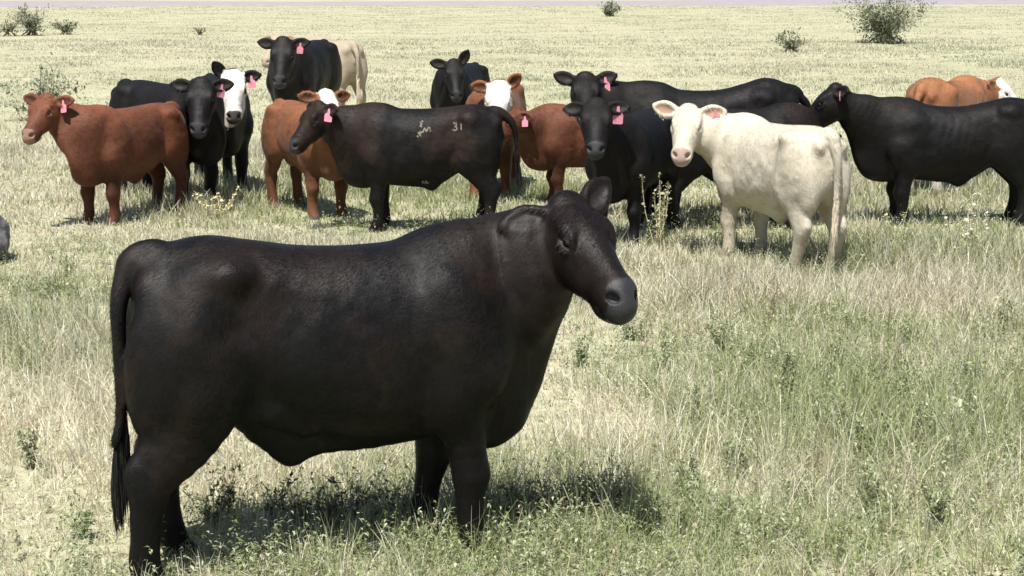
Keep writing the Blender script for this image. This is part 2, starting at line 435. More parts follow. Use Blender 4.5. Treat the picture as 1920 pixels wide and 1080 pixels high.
# ---------------------------------------------------------------- ground and track
def build_ground():
    rs = np.concatenate([np.linspace(0, 4, 5)[:-1], np.linspace(4, 30, 131)[:-1], np.geomspace(30, 300, 110)[:-1], np.geomspace(300, 6000, 24)])
    na = 240
    a = np.concatenate([np.linspace(-.55, .55, 180)[:-1], np.linspace(.55, 2*math.pi-.55, na-180+1)])
    A, RR = np.meshgrid(a, rs)
    X = RR*np.sin(A); Y = RR*np.cos(A)
    Z = terrain(X, Y)
    n, mm = X.shape
    idx = np.arange(n*mm).reshape(n, mm)
    q = np.stack([idx[:-1, :-1], idx[:-1, 1:], idx[1:, 1:], idx[1:, :-1]], -1).reshape(-1, 4)[:, ::-1]
    me = np_mesh('ground', np.stack([X, Y, Z], -1).reshape(-1, 3), [q], smooth=True)
    o = link(bpy.data.objects.new('ground', me)); tag(o, kind='structure')
    m, nt, b = new_mat('dry pasture soil')
    tc = N(nt, 'ShaderNodeTexCoord')
    def ramp(scale, detail, c):
        no = N(nt, 'ShaderNodeTexNoise', Scale=scale, Detail=detail, Roughness=.62); nt.links.new(tc.outputs['Object'], no.inputs['Vector'])
        r = N(nt, 'ShaderNodeValToRGB'); nt.links.new(no.outputs[0], r.inputs[0])
        els = r.color_ramp.elements
        els[0].position = .3; els[0].color = (*c[0], 1); els[1].position = .72; els[1].color = (*c[-1], 1)
        for i, cc in enumerate(c[1:-1]):
            e = els.new(.3 + .42*(i+1)/(len(c)-1)); e.color = (*cc, 1)
        return r, no
    r1, _ = ramp(.16, 8, [(.37, .37, .25), (.44, .43, .31), (.50, .475, .355)])
    r2, n2 = ramp(14, 6, [(.55, .53, .42), (.85, .84, .78), (1, 1, 1)])
    mx = N(nt, 'ShaderNodeMix', data_type='RGBA', blend_type='MULTIPLY'); mx.inputs[0].default_value = 1
    nt.links.new(r1.outputs[0], mx.inputs[6]); nt.links.new(r2.outputs[0], mx.inputs[7])
    nt.links.new(mx.outputs[2], b.inputs['Base Color']); b.inputs['Roughness'].default_value = .9; b.inputs['Specular IOR Level'].default_value = .15
    bp = N(nt, 'ShaderNodeBump', Strength=.7, Distance=.04); nt.links.new(n2.outputs[0], bp.inputs['Height']); nt.links.new(bp.outputs[0], b.inputs['Normal'])
    me.materials.append(m)
    # pale gravel track crossing the far pasture
    xs = np.linspace(-160, 160, 81)
    rows = []
    for t, dz in ((0, -.05), (.06, .10), (.5, .18), (.94, .10), (1, -.05)):
        y0 = 166 + .16*(xs+50) + 2.5*np.sin(xs/37) ; y = y0 + t*70
        rows.append(np.stack([xs, y, terrain(xs, y)+dz], -1))
    V = np.concatenate(rows); k = len(xs); idx = np.arange(5*k).reshape(5, k)
    q = np.stack([idx[:-1, :-1], idx[:-1, 1:], idx[1:, 1:], idx[1:, :-1]], -1).reshape(-1, 4)
    me = np_mesh('road', V, [q], smooth=True)
    o = link(bpy.data.objects.new('road', me)); tag(o, kind='structure')
    m, nt, b = new_mat('pale gravel')
    tc = N(nt, 'ShaderNodeTexCoord'); no = N(nt, 'ShaderNodeTexNoise', Scale=.8, Detail=8.0); nt.links.new(tc.outputs['Object'], no.inputs['Vector'])
    r = N(nt, 'ShaderNodeValToRGB'); nt.links.new(no.outputs[0], r.inputs[0])
    r.color_ramp.elements[0].position = .3; r.color_ramp.elements[0].color = (.22, .20, .205, 1); r.color_ramp.elements[1].position = .7; r.color_ramp.elements[1].color = (.32, .29, .295, 1)
    nt.links.new(r.outputs[0], b.inputs['Base Color']); b.inputs['Roughness'].default_value = .95
    me.materials.append(m)
build_ground()

# ---------------------------------------------------------------- grass
RNG = np.random.default_rng(7)
STRAW = np.array([.54, .50, .37]); PALE = np.array([.60, .58, .47]); GREEN = np.array([.19, .225, .09]); YGREEN = np.array([.36, .38, .19]); SAGE = np.array([.38, .39, .27]); BROWN = np.array([.32, .24, .165])
# patches of greener or drier growth: (pixel x, pixel y, radius m, weight)
GREEN_AT = [(1650, 800, .75, .8), (1480, 700, .55, .5), (1290, 640, .45, .5), (1800, 760, .6, .6), (1000, 1040, .6, .7), (1250, 800, .5, .4), (120, 540, .6, .7), (330, 700, .5, .4), (60, 600, .6, .4), (1560, 620, .6, .3),
            (1700, 470, 1.2, .5), (1650, 90, 9, .5), (700, 400, 1.6, .45), (500, 330, 2.0, .35), (1550, 1010, .4, .3), (1330, 980, .4, .4), (460, 560, .6, .3), (1100, 450, 1.2, .25), (860, 350, 1.5, .5), (1300, 120, 8, .25), (1800, 150, 8, .3)]
DRY_AT = [(1080, 830, .45, .9), (60, 820, .7, .8), (120, 950, .6, .6), (1760, 590, .8, .8), (700, 820, .7, .7), (1820, 950, .6, .6), (450, 900, .5, .6), (1400, 930, .4, .4), (60, 300, 3, .4)]
BLOBS_G = [(*gp(a, b), r, w) for a, b, r, w in GREEN_AT]
BLOBS_D = [(*gp(a, b), r, w) for a, b, r, w in DRY_AT]

def greenness(x, y):
    g = (fbm(x/1.1, y/1.1, 31, 4)-.5)*1.5 + (fbm(x/7, y/7, 77, 3)-.5)*.9 + .40
    for bx, by, r, w in BLOBS_G: g = g + w*np.exp(-((x-bx)**2+(y-by)**2)/(r*r))
    for bx, by, r, w in BLOBS_D: g = g - w*np.exp(-((x-bx)**2+(y-by)**2)/(r*r))
    d = np.hypot(x, y)
    return np.clip(g - .10*np.clip((d-22)/60, 0, 1), 0, 1)

def sstep(a, b, x):
    t = np.clip((x-a)/(b-a), 0, 1); return t*t*(3-2*t)

def mixc(a, b, t): return a*(1-t) + b*t

def blades(bx, by, h, w, lean, az, curl, col, segs, droop=.0, tipw=.15):
    """ribbons with a bend; returns vertices, faces, colours"""
    n = len(bx)
    z0 = terrain(bx, by) - .01
    t = np.linspace(0, 1, segs+1)
    ax = np.cos(az); ay = np.sin(az)
    ang = lean[:, None] + curl[:, None]*t[None, :]                 # angle from vertical along the blade
    step = h[:, None]/segs
    dr = np.sin(ang)*step; dz = np.cos(ang)*step
    r = np.concatenate([np.zeros((n, 1)), np.cumsum(dr[:, :-1], 1)], 1); z = np.concatenate([np.zeros((n, 1)), np.cumsum(dz[:, :-1], 1)], 1)
    wd = w[:, None]*(1-t[None, :]**1.6*(1-tipw))*.5
    tw = RNG.uniform(0, math.pi, n)
    px = np.cos(tw); py = np.sin(tw)
    cx = bx[:, None] + r*ax[:, None]; cy = by[:, None] + r*ay[:, None]; cz = z0[:, None] + z
    L = np.stack([cx-px[:, None]*wd, cy-py[:, None]*wd, cz], -1); Q = np.stack([cx+px[:, None]*wd, cy+py[:, None]*wd, cz], -1)
    V = np.stack([L, Q], 2).reshape(n, -1, 3)                       # per blade: (segs+1)*2
    k = (segs+1)*2
    base = (np.arange(n)*k)[:, None]
    f = np.concatenate([base + np.array([2*i, 2*i+1, 2*i+3, 2*i+2]) for i in range(segs)], 0)
    return V.reshape(-1, 3), f, np.repeat(col, k, 0)

def sample_ground(n, d0, d1, power, margin=1.34, pad=1.1):
    """points in the view wedge with density falling as d**-power per square metre"""
    u = RNG.random(n); e = 2-power
    d = (d0**e + u*(d1**e-d0**e))**(1/e) if abs(e) > 1e-3 else d0*(d1/d0)**u
    x = RNG.uniform(-1, 1, n)*(.291*margin*d + pad)
    return x, d

def colours(x, y, n):
    g = greenness(x, y)
    u = RNG.random(n)[:, None]; v = RNG.random(n)[:, None]; g = g[:, None]
    dry = np.where(u < .55, STRAW, np.where(u < .93, PALE, BROWN))
    wet = np.where(u < .35, GREEN, np.where(u < .7, YGREEN, SAGE))
    c = np.where(v < g, wet, dry)
    far = np.clip((np.hypot(x, y)-18)/30, 0, 1)[:, None]
    c = mixc(c, mixc(np.array([.50, .475, .36]), np.array([.385, .405, .28]), sstep(.42, .66, fbm(x/9, y/24, 55, 3))[:, None]), far*.8)                # blade colours blend towards a pale mottled mix with distance
    c = c*(1 + .13*np.clip((13-np.hypot(x, y))/5, 0, 1))[:, None]
    return c*(1 + RNG.uniform(-.21, .21, (n, 1))*(1-.6*far))

def grass_zone(name, n_tuft, per, d0, d1, power, wpx, hmin, hmax, segs, messy, label_kind='stuff'):
    tx, ty = sample_ground(n_tuft, d0, d1, power)
    n = n_tuft*per
    tid = np.repeat(np.arange(n_tuft), per)
    d = np.hypot(tx, ty)[tid]
    spread = np.clip(.012*d/7, .012, .3)*1.6
    x = tx[tid] + RNG.normal(0, 1, n)*spread; y = ty[tid] + RNG.normal(0, 1, n)*spread
    tall = np.clip(.55 + .9*(fbm(tx/1.7, ty/1.7, 3, 3)-.5)*2, .25, 1.3)
    # grazed, trodden turf among the herd
    tall = tall*(1-.15*np.exp(-((ty-17.0)/2.2)**2)*np.clip((600-0*tx)/600, 0, 1)*(tx < .9))
    # rank growth left standing to the right of the herd
    tall = tall*(1 + .55*np.exp(-((tx-3.0)/1.9)**2-((ty-13.6)/1.5)**2) + .35*np.exp(-((tx-.6)/1.0)**2-((ty-14.2)/.8)**2))
    h = (hmin + (hmax-hmin)*RNG.beta(1.6, 2.2, n))*tall[tid]
    w = np.maximum(.0036, wpx*d)*RNG.uniform(.6, 1.3, n)
    az = RNG.uniform(0, 2*math.pi, n_tuft)[tid] + RNG.normal(0, 1.3, n)
    lean = np.abs(RNG.normal(.45, messy, n)); curl = RNG.normal(.7, 1.0, n)
    col = colours(tx, ty, n_tuft)[tid]*RNG.uniform(.82, 1.15, (n, 1))
    odd = RNG.random(n) < .25
    col[odd] = colours(x[odd], y[odd], odd.sum())
    V, f, c = blades(x, y, h, w, lean, az, curl, col, segs)
    me = np_mesh(name, V, [f], {'tint': c})
    o = link(bpy.data.objects.new(name, me)); tag(o, kind='stuff')
    me.materials.append(BLADE)
    return o

BLADE = mat_blade('grass blade')
tag(grass_zone('grass', 17500, 8, 5.2, 11, 1.3, .00062, .13, .42, 4, .55), 'straw and green tangled grass in the foreground')
tag(grass_zone('grass', 34000, 8, 11, 24, 1.4, .00062, .12, .36, 3, .55), 'pale grass around the standing herd')
tag(grass_zone('grass', 27000, 7, 24, 70, 1.4, .0006, .06, .17, 2, .5), 'pale dry grass of the middle pasture')
tag(grass_zone('grass', 23000, 6, 70, 178, 1.5, .0006, .05, .12, 1, .5), 'pale dry grass of the far pasture')

def herbs():
    """low curly broad-leaved herbs between the grasses: small bent leaves up weak stems"""
    ns = 27000
    sx, sy = sample_ground(ns, 5.2, 15, 1.3)
    # most of them grow in clumps
    nc = 850; cx, cy = sample_ground(nc, 5.4, 16, 1.2); own = RNG.integers(0, nc, ns); inc = RNG.random(ns) < .62
    sx = np.where(inc, cx[own]+RNG.normal(0, .075, ns), sx); sy = np.where(inc, cy[own]+RNG.normal(0, .075, ns), sy)
    g = greenness(sx, sy)
    keep = RNG.random(ns) < .12 + .88*g
    sx, sy, g = sx[keep], sy[keep], g[keep]; ns = len(sx)
    per = 9
    tid = np.repeat(np.arange(ns), per); n = ns*per
    t = RNG.uniform(.15, 1, n)
    H = RNG.uniform(.10, .30, ns)
    az = RNG.uniform(0, 6.28, ns); le = RNG.uniform(0, .5, ns)
    z = terrain(sx, sy)[tid] + t*H[tid]*np.cos(le)[tid]
    x = sx[tid] + np.cos(az)[tid]*np.sin(le)[tid]*H[tid]*t; y = sy[tid] + np.sin(az)[tid]*np.sin(le)[tid]*H[tid]*t
    a = RNG.uniform(0, 6.28, n); el = RNG.uniform(-.5, .9, n)
    ln = RNG.uniform(.018, .045, n)*(1.1-.5*t); wd = ln*RNG.uniform(.12, .25, n)
    dx = np.cos(a)*np.cos(el); dy = np.sin(a)*np.cos(el); dz = np.sin(el)
    sxn = -np.sin(a); syn = np.cos(a)
    P = lambda f, s, dr: np.stack([x+dx*ln*f+sxn*wd*s, y+dy*ln*f+syn*wd*s, z+dz*ln*f-dr*ln], -1)
    V = np.stack([P(0, 0, 0), P(.5, 1, -.05), P(.5, -1, -.05), P(1, 0, .25)], 1).reshape(-1, 3)
    b = (np.arange(n)*4)[:, None]
    f = np.concatenate([b+np.array([0, 2, 1]), b+np.array([1, 2, 3])], 0)
    u = RNG.random((ns, 1))
    c = np.where(u < .4, np.array([.19, .235, .095]), np.where(u < .7, np.array([.28, .32, .16]), np.where(u < .92, np.array([.42, .45, .30]), np.array([.36, .31, .20]))))[tid]*RNG.uniform(.75, 1.2, (n, 1))
    me = np_mesh('ground_cover', V, [f], {'tint': np.repeat(c, 4, 0)})
    o = link(bpy.data.objects.new('ground_cover', me)); tag(o, 'small leafy green herbs between the grass blades', kind='stuff')
    me.materials.append(BLADE)
herbs()
# ---------------------------------------------------------------- the herd
COAT_BLACK = mat_coat('black coat', .46, .23, .0, .3, .5)
COAT_BLACK_HERD = mat_coat('black coat weathered', .60, .24, .0, .4, .5)
COAT_RED = mat_coat('red coat', .62, .22, .06, .35, .38)
COAT_PALE = mat_coat('cream coat', .75, .2, .05, .4, .16)
EYE = mat_plain('dark wet eye', (.006, .004, .003), .08, .8)
TAG = mat_plain('pink ear tag plastic', (.70, .26, .34), .5, .35)
HAIR_K = mat_plain('black hair', (.010, .009, .010), .5, .4)
BRAND = mat_plain('pale brand scar', (.20, .165, .13), .9, .15)

BLK = np.array([.0033, .0030, .0032]); BBR = np.array([.0130, .0074, .0054])
def sstep(a, b, x):
    t = np.clip((x-a)/(b-a), 0, 1); return t*t*(3-2*t)

def wob(v, s, seed=0):
    return fbm(v[:, 0]*s+seed*3.1, v[:, 2]*s+v[:, 1]*s*.7, seed, 3)-.5

def paint(p, v, fr):
    """coat pattern in the animal's own space"""
    q = v - fr['poll']
    u = q@fr['F']/fr['hs']; l = q@fr['L']/fr['hs']; w = q@fr['W']/fr['hs']
    kind = p.get('coat', 'black')
    n = len(v); head = (u > -.12) & (np.abs(l) < .34) & (np.abs(w) < .3)
    c = np.empty((n, 3))
    if kind == 'black':
        t = p.get('bleach_sheen', .35)
        m = np.clip(.25*sstep(-.1, .5, wob(v, 2.2, 3)*1.6 + .22 + .5*(v[:, 2]-.85)) + .8*sstep(.0, .10, wob(v, 3.1, 13) + .5*wob(v, 9, 21) + .35*(v[:, 2]-.88)), 0, 1)*t  # sun-bleached brown patches and painted coat sheen, both stronger higher up
        c[:] = mixc(BLK, BBR, m[:, None])
        nose = np.array([.035, .034, .038]); inner = np.array([.02, .016, .015]); hoof = np.array([.012, .011, .01])
    elif kind == 'red':
        base = np.array(p.get('rgb', (.175, .062, .028)))
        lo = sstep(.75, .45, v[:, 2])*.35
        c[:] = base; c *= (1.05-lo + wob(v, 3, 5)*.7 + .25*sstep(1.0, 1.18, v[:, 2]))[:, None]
        nose = np.array([.26, .15, .11]); inner = base*.5; hoof = np.array([.06, .04, .03])
    else:
        base = np.array(p.get('rgb', (.52, .475, .38)))
        c[:] = base
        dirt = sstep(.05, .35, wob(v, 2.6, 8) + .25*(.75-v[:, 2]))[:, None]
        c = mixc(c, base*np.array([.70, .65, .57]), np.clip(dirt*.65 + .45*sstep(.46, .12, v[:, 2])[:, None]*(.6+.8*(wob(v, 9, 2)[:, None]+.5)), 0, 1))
        nose = np.array([.36, .27, .23]); inner = np.array([.30, .19, .13]); hoof = np.array([.25, .2, .15])
    wf = p.get('blaze')
    if wf:
        jag = .035*(fbm(u*18, w*18+l*9, 4, 3)-.5)*2
        if wf == 'face':      # whole face white, ears and neck dark
            m = head & (u > -.03+jag) & (np.abs(l) < .135) & ~((w > -.03) & (np.abs(l) > .118) & (u < .09))
            if p.get('eyepatch'): m &= ~(((u-.174)**2 + (w-.045)**2 < .036**2) & (np.abs(l) > .08))
        elif wf == 'poll':    # white forehead and crown
            m = head & (u > -.10) & (u < .24+jag) & (np.abs(l) < .085+jag*.5) & (w > -.02)
        c[m] = np.array([.68, .64, .58])
    # nose pad, inside of ears, hooves
    m = head & (u > .432) & (w > -.055) & (np.abs(l) < .07)
    if wf == 'face' and kind == 'black': nose = np.array([.06, .05, .05])
    c[m] = nose
    m = head & (u > .33) & (w < -.07); 
    if kind == 'red': c[m] = mixc(c[m], nose*.5, .4)
    for s, nm in ((1, 'el'), (-1, 'er')):
        e = np.array(p.get(nm, (-.22, .95, -.10)), float); e = nrm(e*np.array([1, s, 1])); op = np.array(p.get(nm+'_open', (.55, .1, .83)), float)*np.array([1, s, 1])
        op = nrm(op - e*np.dot(op, e)); bl = np.cross(op, e)
        es = p.get('ear', 1.0)
        r = np.stack([u-.005, l-s*.082, w-.030], -1)/es
        a = r@e; b = r@op; cc = r@bl
        m = (a > .05) & (a < .185) & (b > -.004) & (b < .05) & (np.abs(cc) < .036*np.sin(np.clip((a-.03)/.17, 0, 1)*3.14)) 
        c[m] = inner
    c[v[:, 2] < .055] = hoof
    if p.get('socks'): c[(v[:, 2] < .30) & (v[:, 2] > .055)] = np.array([.72, .66, .58])
    return np.clip(c, .002, .9)

def sphere_mesh(name, r, mat, squash=(1, 1, 1)):
    import bmesh
    bm = bmesh.new(); bmesh.ops.create_uvsphere(bm, u_segments=16, v_segments=10, radius=r)
    for vv in bm.verts: vv.co = Vector([vv.co[i]*squash[i] for i in range(3)])
    me = bpy.data.meshes.new(name); bm.to_mesh(me); bm.free(); me.shade_smooth(); me.materials.append(mat)
    return me

def tag_mesh(es):
    """soft plastic ear tag: stud, narrow neck, broad plate"""
    out = [(-.008, .012), (-.011, -.012), (-.013, -.028), (-.032, -.040), (-.037, -.052), (-.036, -.108), (-.030, -.114), (.030, -.114), (.036, -.108), (.037, -.052), (.032, -.040), (.013, -.028), (.011, -.012), (.008, .012)]
    n = len(out); V = []; 
    for t in (.0025, -.0025):
        for (a, b) in out: V.append((t + .05*(max(0, -b))**2*4, a*es, b*es))
    me = bpy.data.meshes.new('ear_tag')
    me.from_pydata(V, [], [list(range(n)), list(range(2*n-1, n-1, -1))] + [[i, i+n, (i+1) % n + n, (i+1) % n] for i in range(n)])
    me.materials.append(TAG); me.update()
    return me

def frame_matrix(x, z, o):
    from mathutils import Matrix
    x = nrm(x); z = nrm(z - x*np.dot(x, z)); y = np.cross(z, x)
    return Matrix(((x[0], y[0], z[0], o[0]), (x[1], y[1], z[1], o[1]), (x[2], y[2], z[2], o[2]), (0, 0, 0, 1)))

def hair_tuft(name, path, n, length, spread, width, mat, rng):
    """strands of the tail brush, rooted down the last stretch of the tail and hanging from it"""
    P = catmull(np.array(path, float), 4); V = []; Fc = []
    for i in range(n):
        t = rng.random()**.8*(len(P)-1.001); k0 = int(t); f = t-k0
        a = P[k0]*(1-f)+P[k0+1]*f
        ln = length*(.5+.5*rng.random()); off = nrm(rng.normal(0, 1, 3)*np.array([1, 1, .1]))*spread*rng.uniform(.3, 1)
        pts = [a, a+off*.5+np.array([0, 0, -ln*.3]), a+off*.9+np.array([0, 0, -ln*.65]), a+off*rng.uniform(.2, 1.1)+np.array([0, 0, -ln])]
        w = nrm((rng.normal(), rng.normal(), 0))*width
        b = len(V)
        for k, q in enumerate(pts):
            s = (1, 1, .8, .15)[k]; V.append(q-w*s); V.append(q+w*s)
        for k in range(3): Fc.append([b+2*k, b+2*k+1, b+2*k+3, b+2*k+2])
    me = bpy.data.meshes.new(name); me.from_pydata([tuple(x) for x in V], [], Fc); me.materials.append(mat); me.update()
    return me

def brand_strips(body_v, body_q, strokes, side, half, sc, name):
    """pale healed strokes lying on the hide; strokes are polylines in (along, up) of the animal"""
    bvh = BVHTree.FromPolygons([tuple(x) for x in body_v], [tuple(x) for x in body_q])
    V = []; Fc = []
    for st in strokes:
        st = np.array(st, float)
        pts = []
        for i in range(len(st)-1):
            k = max(2, int(np.linalg.norm(st[i+1]-st[i])/.008))
            for j in range(k): pts.append(st[i]+(st[i+1]-st[i])*j/k)
        pts.append(st[-1]); pts = np.array(pts)
        prev = None
        for i, q in enumerate(pts):
            tg = pts[min(i+1, len(pts)-1)]-pts[max(i-1, 0)]; tg = tg/max(1e-6, np.linalg.norm(tg)); pr = np.array([-tg[1], tg[0]])
            row = []
            wv = half*(.7+.6*noise2(np.array([q[0]*60]), np.array([q[1]*60]), 2)[0])
            for sgn in (-1, 1):
                z = q + pr*wv*sgn
                hit = bvh.ray_cast(Vector((z[0]*sc[0], side*3, z[1]*sc[2])), Vector((0, -side, 0)))
                if hit[0] is None: row = None; break
                V.append(tuple(hit[0] + hit[1]*.002)); row.append(len(V)-1)
            if row and prev and noise2(np.array([q[0]*95]), np.array([q[1]*95]), 7)[0] > .24: Fc.append([prev[0], prev[1], row[1], row[0]])
            prev = row
    me = bpy.data.meshes.new(name); me.from_pydata(V, [], Fc); me.materials.append(BRAND); me.update(); me.shade_smooth()
    return me

def build_cow(name, label, px, d, rz, S, p, h=.0135, cat='cow', group='cattle standing in the pasture', sxyz=(1, 1, 1)):
    p = dict(p)
    a = R(rz); ca, sa = math.cos(a), math.sin(a)
    rs_ = np.random.default_rng(int(px*7))
    p.setdefault('seed', int(px)); p.setdefault('belly', rs_.uniform(-.015, .035)); p.setdefault('slim', rs_.uniform(.88, .98)); p.setdefault('neck', rs_.uniform(.86, .97)); p.setdefault('bone', rs_.uniform(.84, .94)); p.setdefault('ribs', rs_.uniform(.0002, .0011))
    if 'look' in p:                                  # face direction given in the world
        fx, fy, fz = p['look']; p['face'] = (fx*ca+fy*sa, -fx*sa+fy*ca, fz)
    v, q, fr = cow_field(p, h)
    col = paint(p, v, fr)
    sc = np.array(sxyz)*S
    v = v*sc
    x = (px-960)*d/F_PX
    y = math.sqrt(max(1, d*d))
    me = np_mesh(name, v, [q], {'coat': col}, smooth=True)
    o = link(bpy.data.objects.new(name, me))
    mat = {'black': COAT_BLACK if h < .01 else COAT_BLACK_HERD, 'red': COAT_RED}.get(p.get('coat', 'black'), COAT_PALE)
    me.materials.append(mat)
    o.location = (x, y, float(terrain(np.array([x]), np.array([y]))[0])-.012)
    o.rotation_euler = (0, 0, a)
    tag(o, label, cat, group)
    F, L, W, hs, H = fr['F'], fr['L'], fr['W'], fr['hs'], fr['H']
    em = sphere_mesh('eye', .0265*hs*S, EYE)
    for s in (1, -1):
        e = link(bpy.data.objects.new('eye', em), o); e.location = H(.174, s*.0935, .052)*sc
    for nm in p.get('tags', ()):
        s = 1 if nm == 'el' else -1
        e = p.get(nm, (-.22, .95, -.10)); ed = nrm(F*e[0]+L*s*e[1]+W*e[2])
        op = p.get(nm+'_open', (.55, .1, .83)); on = nrm(F*op[0]+L*s*op[1]+W*op[2]); on = nrm(on-ed*np.dot(on, ed))
        es = hs*p.get('ear', 1.0)
        pos = H(.005, s*.082, .030) + ed*p.get('tag_at', .10)*es + on*p.get('tag_out', .022)*es + np.array([0, 0, -.006])
        to = link(bpy.data.objects.new('ear_tag', tag_mesh(S*p.get('tag_size', 1.0))), o)
        fc = np.array(p.get('tag_face', on)); 
        if 'tag_face' not in p:
            tx, ty = p.get('tag_look', (0, -1)); fc = np.array([tx*ca+ty*sa, -tx*sa+ty*ca, 0])
        rg = np.random.default_rng(int(px)); fc = nrm((fc[0]+rg.normal(0, .22), fc[1]+rg.normal(0, .22), rg.normal(0, .12))); to.matrix_local = frame_matrix(fc, np.array([rg.normal(0, .1), rg.normal(0, .1), 1.0]), pos*sc)
    tl = np.array(fr['tail'], float)*sc
    if p.get('switch', True):
        rng = np.random.default_rng(len(label))
        hm = HAIR_K if p.get('coat', 'black') == 'black' else (HAIR_R if p['coat'] == 'red' else HAIR_C)
        k = 900 if h < .01 else 260
        link(bpy.data.objects.new('tail_switch', hair_tuft('tail_switch', tl[-3:], k, p.get('switch_len', .30)*S, .027*S*p.get('switch_w', 1), .0035 if h < .01 else .005, hm, rng)), o)
    if p.get('hair'): coat_hair(o, v, q, col, dict(fr, poll=fr['poll']*sc), p['hair'], .024, .0020, mat)
    elif d < 20: coat_hair(o, v, q, col, dict(fr, poll=fr['poll']*sc), 26000, .036, .0046, mat)
    for nm, side, half, strokes in p.get('brands', ()):
        link(bpy.data.objects.new('brand', brand_strips(v, q, strokes, side, half, sc, 'brand')), o)
    return o

HAIR_R = mat_plain('red hair', (.10, .04, .02), .55, .3)
HAIR_C = mat_plain('cream hair', (.62, .54, .40), .6, .3)


def coat_hair(o, v, q, col, fr, n, length, width, mat, seed=1):
    """short flat-lying hairs over the hide, following the lie of the coat"""
    rng = np.random.default_rng(seed)
    A = v[q[:, 0]]; B = v[q[:, 1]]; Cc = v[q[:, 2]]; D = v[q[:, 3]]
    nr = np.cross(Cc-A, D-B); ar = np.linalg.norm(nr, axis=1); nr = nr/np.maximum(ar, 1e-9)[:, None]
    vdir = np.array([o.matrix_basis[1][0], o.matrix_basis[1][1], 0])
    hu = (A-fr['poll'])@fr['F']/fr['hs']; hl = (A-fr['poll'])@fr['L']/fr['hs']
    side = ((nr*vdir).sum(1) < .5) & ~((hu > .40) & (np.abs(hl) < .2)) & (A[:, 2] > .07)                                    # every side of the animal that can be seen from about the camera's side
    pr = ar*side; pr = pr/pr.sum()
    i = rng.choice(len(q), n, p=pr)
    a = rng.random((n, 1)); b = rng.random((n, 1))
    P = (A[i]*(1-a)+B[i]*a)*(1-b) + (D[i]*(1-a)+Cc[i]*a)*b
    Nn = nr[i]
    fl = np.array([-.75, 0, -.65]) + rng.normal(0, .22, (n, 3))
    sw = noise2(P[:, 0]*5, P[:, 2]*5, 3)-.5
    fl[:, 2] += sw*1.1; fl[:, 0] += (noise2(P[:, 0]*4+9, P[:, 2]*4, 8)-.5)*.9
    T = fl - Nn*(fl*Nn).sum(1)[:, None]; T /= np.linalg.norm(T, axis=1)[:, None]+1e-6
    S = np.cross(Nn, T)
    ln = length*rng.uniform(.5, 1.3, (n, 1)); w = width*rng.uniform(.6, 1.3, (n, 1))
    rise = rng.uniform(.02, .14, (n, 1))
    V = np.stack([P-S*w*.5-Nn*.001, P+S*w*.5-Nn*.001, P+T*ln+Nn*ln*rise], 1).reshape(-1, 3)
    f = (np.arange(n)*3)[:, None]+np.array([0, 1, 2])
    cc = np.repeat(col[q[i, 0]]*rng.uniform(.65, 1.4, (n, 1)), 3, 0)
    me = np_mesh('coat_hair', V, [f], {'coat': cc}); me.materials.append(mat)
    link(bpy.data.objects.new('coat_hair', me), o)

# the black animal in front
build_cow('black_bull_calf', 'large sleek black bull calf standing broadside in the foreground', 639, 6.58, 17, 1.065,
          dict(poll=(.915, -.10, 1.225), look=(.42, -.76, -.47), head=1.0, sheath_x=-.13, ribs=.0003, withers=-.022, crest=.045, slim=.92, bone=.95, thigh=.74, coat='black', bleach_sheen=.75, hip=.015, belly=.025, sag=-.026, brisket=.05, dewlap=1.0, neck=.91, hind=-.085, front=.095, ear=1.0,
               er=(-.18, .95, -.26), er_open=(.5, .15, .65), el=(-.50, .72, .30), feet={'hr': (-.11, 0), 'hl': (.04, .02), 'fr': (.03, 0), 'fl': (-.08, 0)}, hair=150000,
               tail=((-.865, -.02, 1.10), (-.905, -.05, .99), (-.91, -.07, .80), (-.915, -.09, .62), (-.945, -.11, .52)), tail_r=1.0, switch_len=.34, switch_w=.9),
          h=.0085, sxyz=(.872, 1, 1))
# left group
build_cow('red_calf', 'stocky red brown calf at the left looking over with a pink ear tag', 238, 16.6, 244, .895,
          dict(poll=(.90, -.26, 1.27), look=(-.26, -.72, -.60), head=1.02, coat='red', tags=('el',), belly=.02, rgb=(.112, .038, .019), el=(-.25, .90, -.05), er=(-.2, .9, .12)))
build_cow('black_cow', 'black cow behind the red calf with its all black head facing the camera', 318, 17.9, -46, 1.02,
          dict(poll=(.92, -.22, 1.19), look=(.02, -.66, -.75), head=1.05, coat='black', tags=('el',), bleach_sheen=.2))
build_cow('white_faced_calf', 'black calf with a white face beside the black cow at left', 412, 19.0, -74, 1.02,
          dict(poll=(.93, .04, 1.23), look=(.10, -.62, -.76), head=1.0, coat='black', blaze='face', eyepatch=True, tags=('el',), bleach_sheen=.2, er=(-.4, .5, .7)))
build_cow('brown_calf', 'orange brown calf with a white forehead behind the branded black calf', 578, 17.1, -60, .90,
          dict(poll=(.86, -.18, 1.30), look=(.25, -.55, -.75), head=1.0, coat='red', rgb=(.150, .060, .027), blaze='poll', belly=-.04))
BR = [[(-.375, 1.075), (-.335, 1.075)], [(-.37, 1.062), (-.35, 1.067), (-.338, 1.055), (-.345, 1.043), (-.358, 1.040)], [(-.358, 1.040), (-.338, 1.034), (-.333, 1.018), (-.345, 1.006), (-.365, 1.004), (-.38, 1.014)], [(-.425, 1.07), (-.425, 1.01)]]
BR = [[((-.714-x if x > -.4 else x), z-.01) for x, z in s] for s in BR]
RIB = [[(-.045, 1.08), (-.075, 1.075), (-.06, 1.055), (-.08, 1.035), (-.055, 1.03)], [(.03, 1.01), (.01, 1.03), (-.01, .985), (-.03, 1.02), (-.05, .975)], [(.035, 1.0), (.02, .98)], [(-.05, .985), (-.085, .965), (-.07, .945), (-.11, .94)], [(-.07, .985), (-.11, .96)]]
